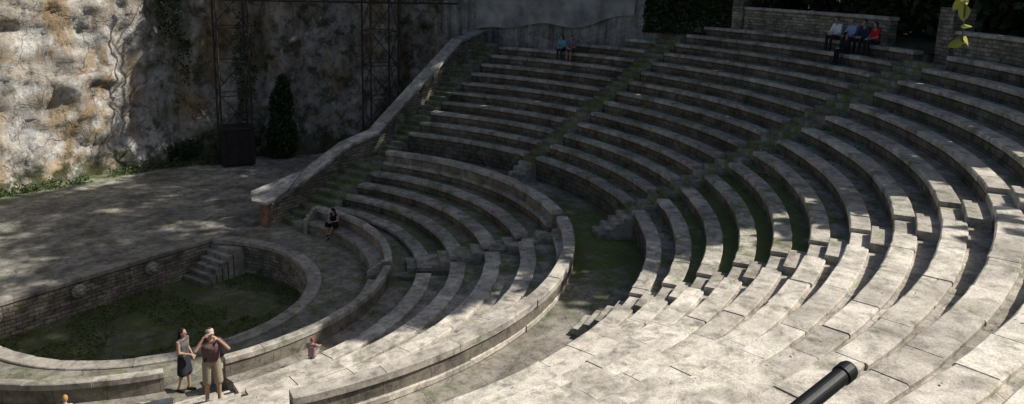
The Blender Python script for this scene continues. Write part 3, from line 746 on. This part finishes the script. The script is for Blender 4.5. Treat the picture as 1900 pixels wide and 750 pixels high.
# lion-head water spouts
M_lion=plain('carved_stone',(.38,.355,.305),.9,9,.5)
for lx in (-3.65,-1.06,1.52):
    pr=[('e',(0,.02,0),(.23,.07,.24),'m',I3)]
    for q in range(13):
        a=2*math.pi*q/13;pr.append(('e',(.19*math.cos(a),.07,.19*math.sin(a)+.02),(.06,.07,.06),'m',I3))
    for q in range(9):
        a=2*math.pi*q/9+.3;pr.append(('e',(.12*math.cos(a),.12,.12*math.sin(a)+.05),(.05,.05,.05),'m',I3))
    pr+=[('e',(0,.14,.0),(.11,.10,.12),'m',I3),('c',(0,.18,.03),(0,.26,-.03),.05,.045,'m'),('e',(0,.20,-.11),(.05,.06,.03),'m',I3),('e',(-.05,.23,-.045),(.035,.035,.03),'m',I3),('e',(.05,.23,-.045),(.035,.035,.03),'m',I3),
      ('e',(-.05,.22,.06),(.028,.02,.018),'m',I3),('e',(.05,.22,.06),(.028,.02,.018),'m',I3),('e',(-.10,.12,.13),(.035,.03,.04),'m',I3),('e',(.10,.12,.13),(.035,.03,.04),'m',I3)]
    organic('lion_head_spout',pr,{'m':M_lion},(lx,YS+.01,-.42),math.pi,.012)
# black handrail end near the camera (open tube)
mb=MB()
E=Vector((-10.95,-22.07,9.235));D_=Vector((-11.20,-21.99,9.195));d=(D_-E).normalized()
D2=E+d*.75
tube(mb,[E+d*.06,E+d*.0005,E,E+d*.012,E+d*.045,E+d*.05,D2],[.0215,.0215,.0275,.0305,.0305,.0262,.0262],24,cap=True)
post=E+d*.62
tube(mb,[post,Vector((post.x,post.y,7.9))],[.026,.026],16)
tube(mb,[Vector((post.x,post.y,7.93)),Vector((post.x,post.y,8.12))],[.07,.07],16)
mb.obj('black_handrail',[M_black],None,True)
# ------------------------------------------------------------------ broadleaf tree beside the viewpoint with hanging twigs
pt=empty('plane_tree');mb=MB()
tube(mb,[(-15.6,-26.4,8.2),(-15.5,-26.3,10.4),(-15.1,-26,12.2),(-14.4,-25.6,14.5)],[.26,.22,.18,.12],12)
tube(mb,[(-15.1,-26,12.2),(-13.2,-24.4,12.6),(-11.3,-22.9,12.0),(-10.2,-22.35,11.3),(-9.84,-22.17,10.75)],[.12,.08,.05,.03,.012],8)
tube(mb,[(-13.2,-24.4,12.6),(-11.6,-22.,12.0),(-10.75,-21.1,10.9),(-10.62,-20.9,10.36)],[.06,.04,.02,.004],8)
tw_=[[(-9.84,-22.17,10.75),(-9.82,-22.12,10.45),(-9.79,-22.15,10.28),(-9.80,-22.16,10.14)],[(-9.84,-22.17,10.75),(-9.86,-22.09,10.5),(-9.89,-22.04,10.34)],[(-9.84,-22.17,10.75),(-9.76,-22.22,10.5),(-9.73,-22.24,10.36)]]
for t in tw_: tube(mb,t,[.006,.005,.004,.003][:len(t)],5)
mb.obj('trunk_and_branches',M_bark,pt,True)
lf=MB()
rl=random.Random(21)
def leaf(p,dirv,L):
    # blade faces roughly towards the open side (north-west / south-west), as leaves turn to the light
    p=Vector(p);d=Vector(dirv).normalized();fa=Vector((-1+rl.uniform(-.7,.7),-.2+rl.uniform(-.7,.7),.35+rl.uniform(-.3,.3)))
    s_=d.cross(fa).normalized();nn=d.cross(s_)
    prev=None;tn=rl.random()
    for i in range(7):
        u=i/6;wd_=L*.33*math.sin(math.pi*min(1,u*.93+.07))**.8*(1.12 if u<.5 else .95);c=p+d*L*u-nn*L*.15*u*u
        row=(c-s_*wd_+nn*wd_*.3,c,c+s_*wd_+nn*wd_*.3)
        if prev:
            lf.face([prev[0],prev[1],row[1],row[0]],None,[(tn,0)]*4);lf.face([prev[1],prev[2],row[2],row[1]],None,[(tn,0)]*4)
        prev=row
for t in tw_:
    for i in range(1,len(t)):
        for q in range(4):
            p=Vector(t[i-1])+(Vector(t[i])-Vector(t[i-1]))*rl.uniform(.4,1);leaf(p,(rl.uniform(-.8,.8),rl.uniform(-1.2,1.2),-.45+rl.uniform(-.3,.3)),rl.uniform(.045,.068))
for q in range(9): leaf((-10.62+rl.uniform(-.03,.03),-20.9+rl.uniform(-.03,.03),10.34),(rl.uniform(-1,1),rl.uniform(-1,1),-.9),.06)
lf.obj('hanging_leaves',M_yleaf,pt,True)
P=np.concatenate([blob((-14.6+random.uniform(-3,2),-25.9+random.uniform(-2,1.5),14.5+random.uniform(-1,3)),(1.2,1.2,.9),150) for _ in range(14)])
leaves('crown',P,.11,M_leaf,pt)
# ------------------------------------------------------------------ camera
yaw,pitc,roll=.5857,.21,.0277
Fv=Vector((math.cos(yaw)*math.cos(pitc),math.sin(yaw)*math.cos(pitc),-math.sin(pitc)))
Rv=Vector((math.sin(yaw),-math.cos(yaw),0));Uv=Rv.cross(Fv)
r_=Rv*math.cos(roll)+Uv*math.sin(roll);u_=Uv*math.cos(roll)-Rv*math.sin(roll)
cd=bpy.data.cameras.new('camera');cam=bpy.data.objects.new('camera',cd);col.objects.link(cam)
Mx=Matrix((r_,u_,-Fv)).transposed().to_4x4();Mx.translation=Vector((-13.2695,-22.3883,10.3564));cam.matrix_world=Mx
cd.sensor_width=36;cd.lens=36*1439.76/1900;cd.shift_y=-119/1900;cd.clip_start=.1;cd.clip_end=2000
scene.camera=cam
# ------------------------------------------------------------------ light
EL=R(45);hd=Vector((.72,-.69,0)).normalized();sd=Vector((hd.x*math.cos(EL),hd.y*math.cos(EL),math.sin(EL)))
ld=bpy.data.lights.new('sun','SUN');ld.energy=5.;ld.angle=R(.5);ld.color=(1,.955,.88)
lo=bpy.data.objects.new('sun',ld);col.objects.link(lo);lo.rotation_euler=sd.to_track_quat('Z','Y').to_euler();lo.location=(20,-40,40)
wd=bpy.data.worlds.new('World');scene.world=wd;wd.use_nodes=True;wn=wd.node_tree
sk=wn.nodes.new('ShaderNodeTexSky');sk.sky_type='NISHITA';sk.sun_disc=False;sk.sun_elevation=EL;sk.sun_rotation=math.atan2(sd.x,sd.y)
sk.dust_density=2.5;sk.ozone_density=.9
bg=wn.nodes['Background'];wn.links.new(sk.outputs[0],bg.inputs[0]);bg.inputs[1].default_value=.078
print('DONE')
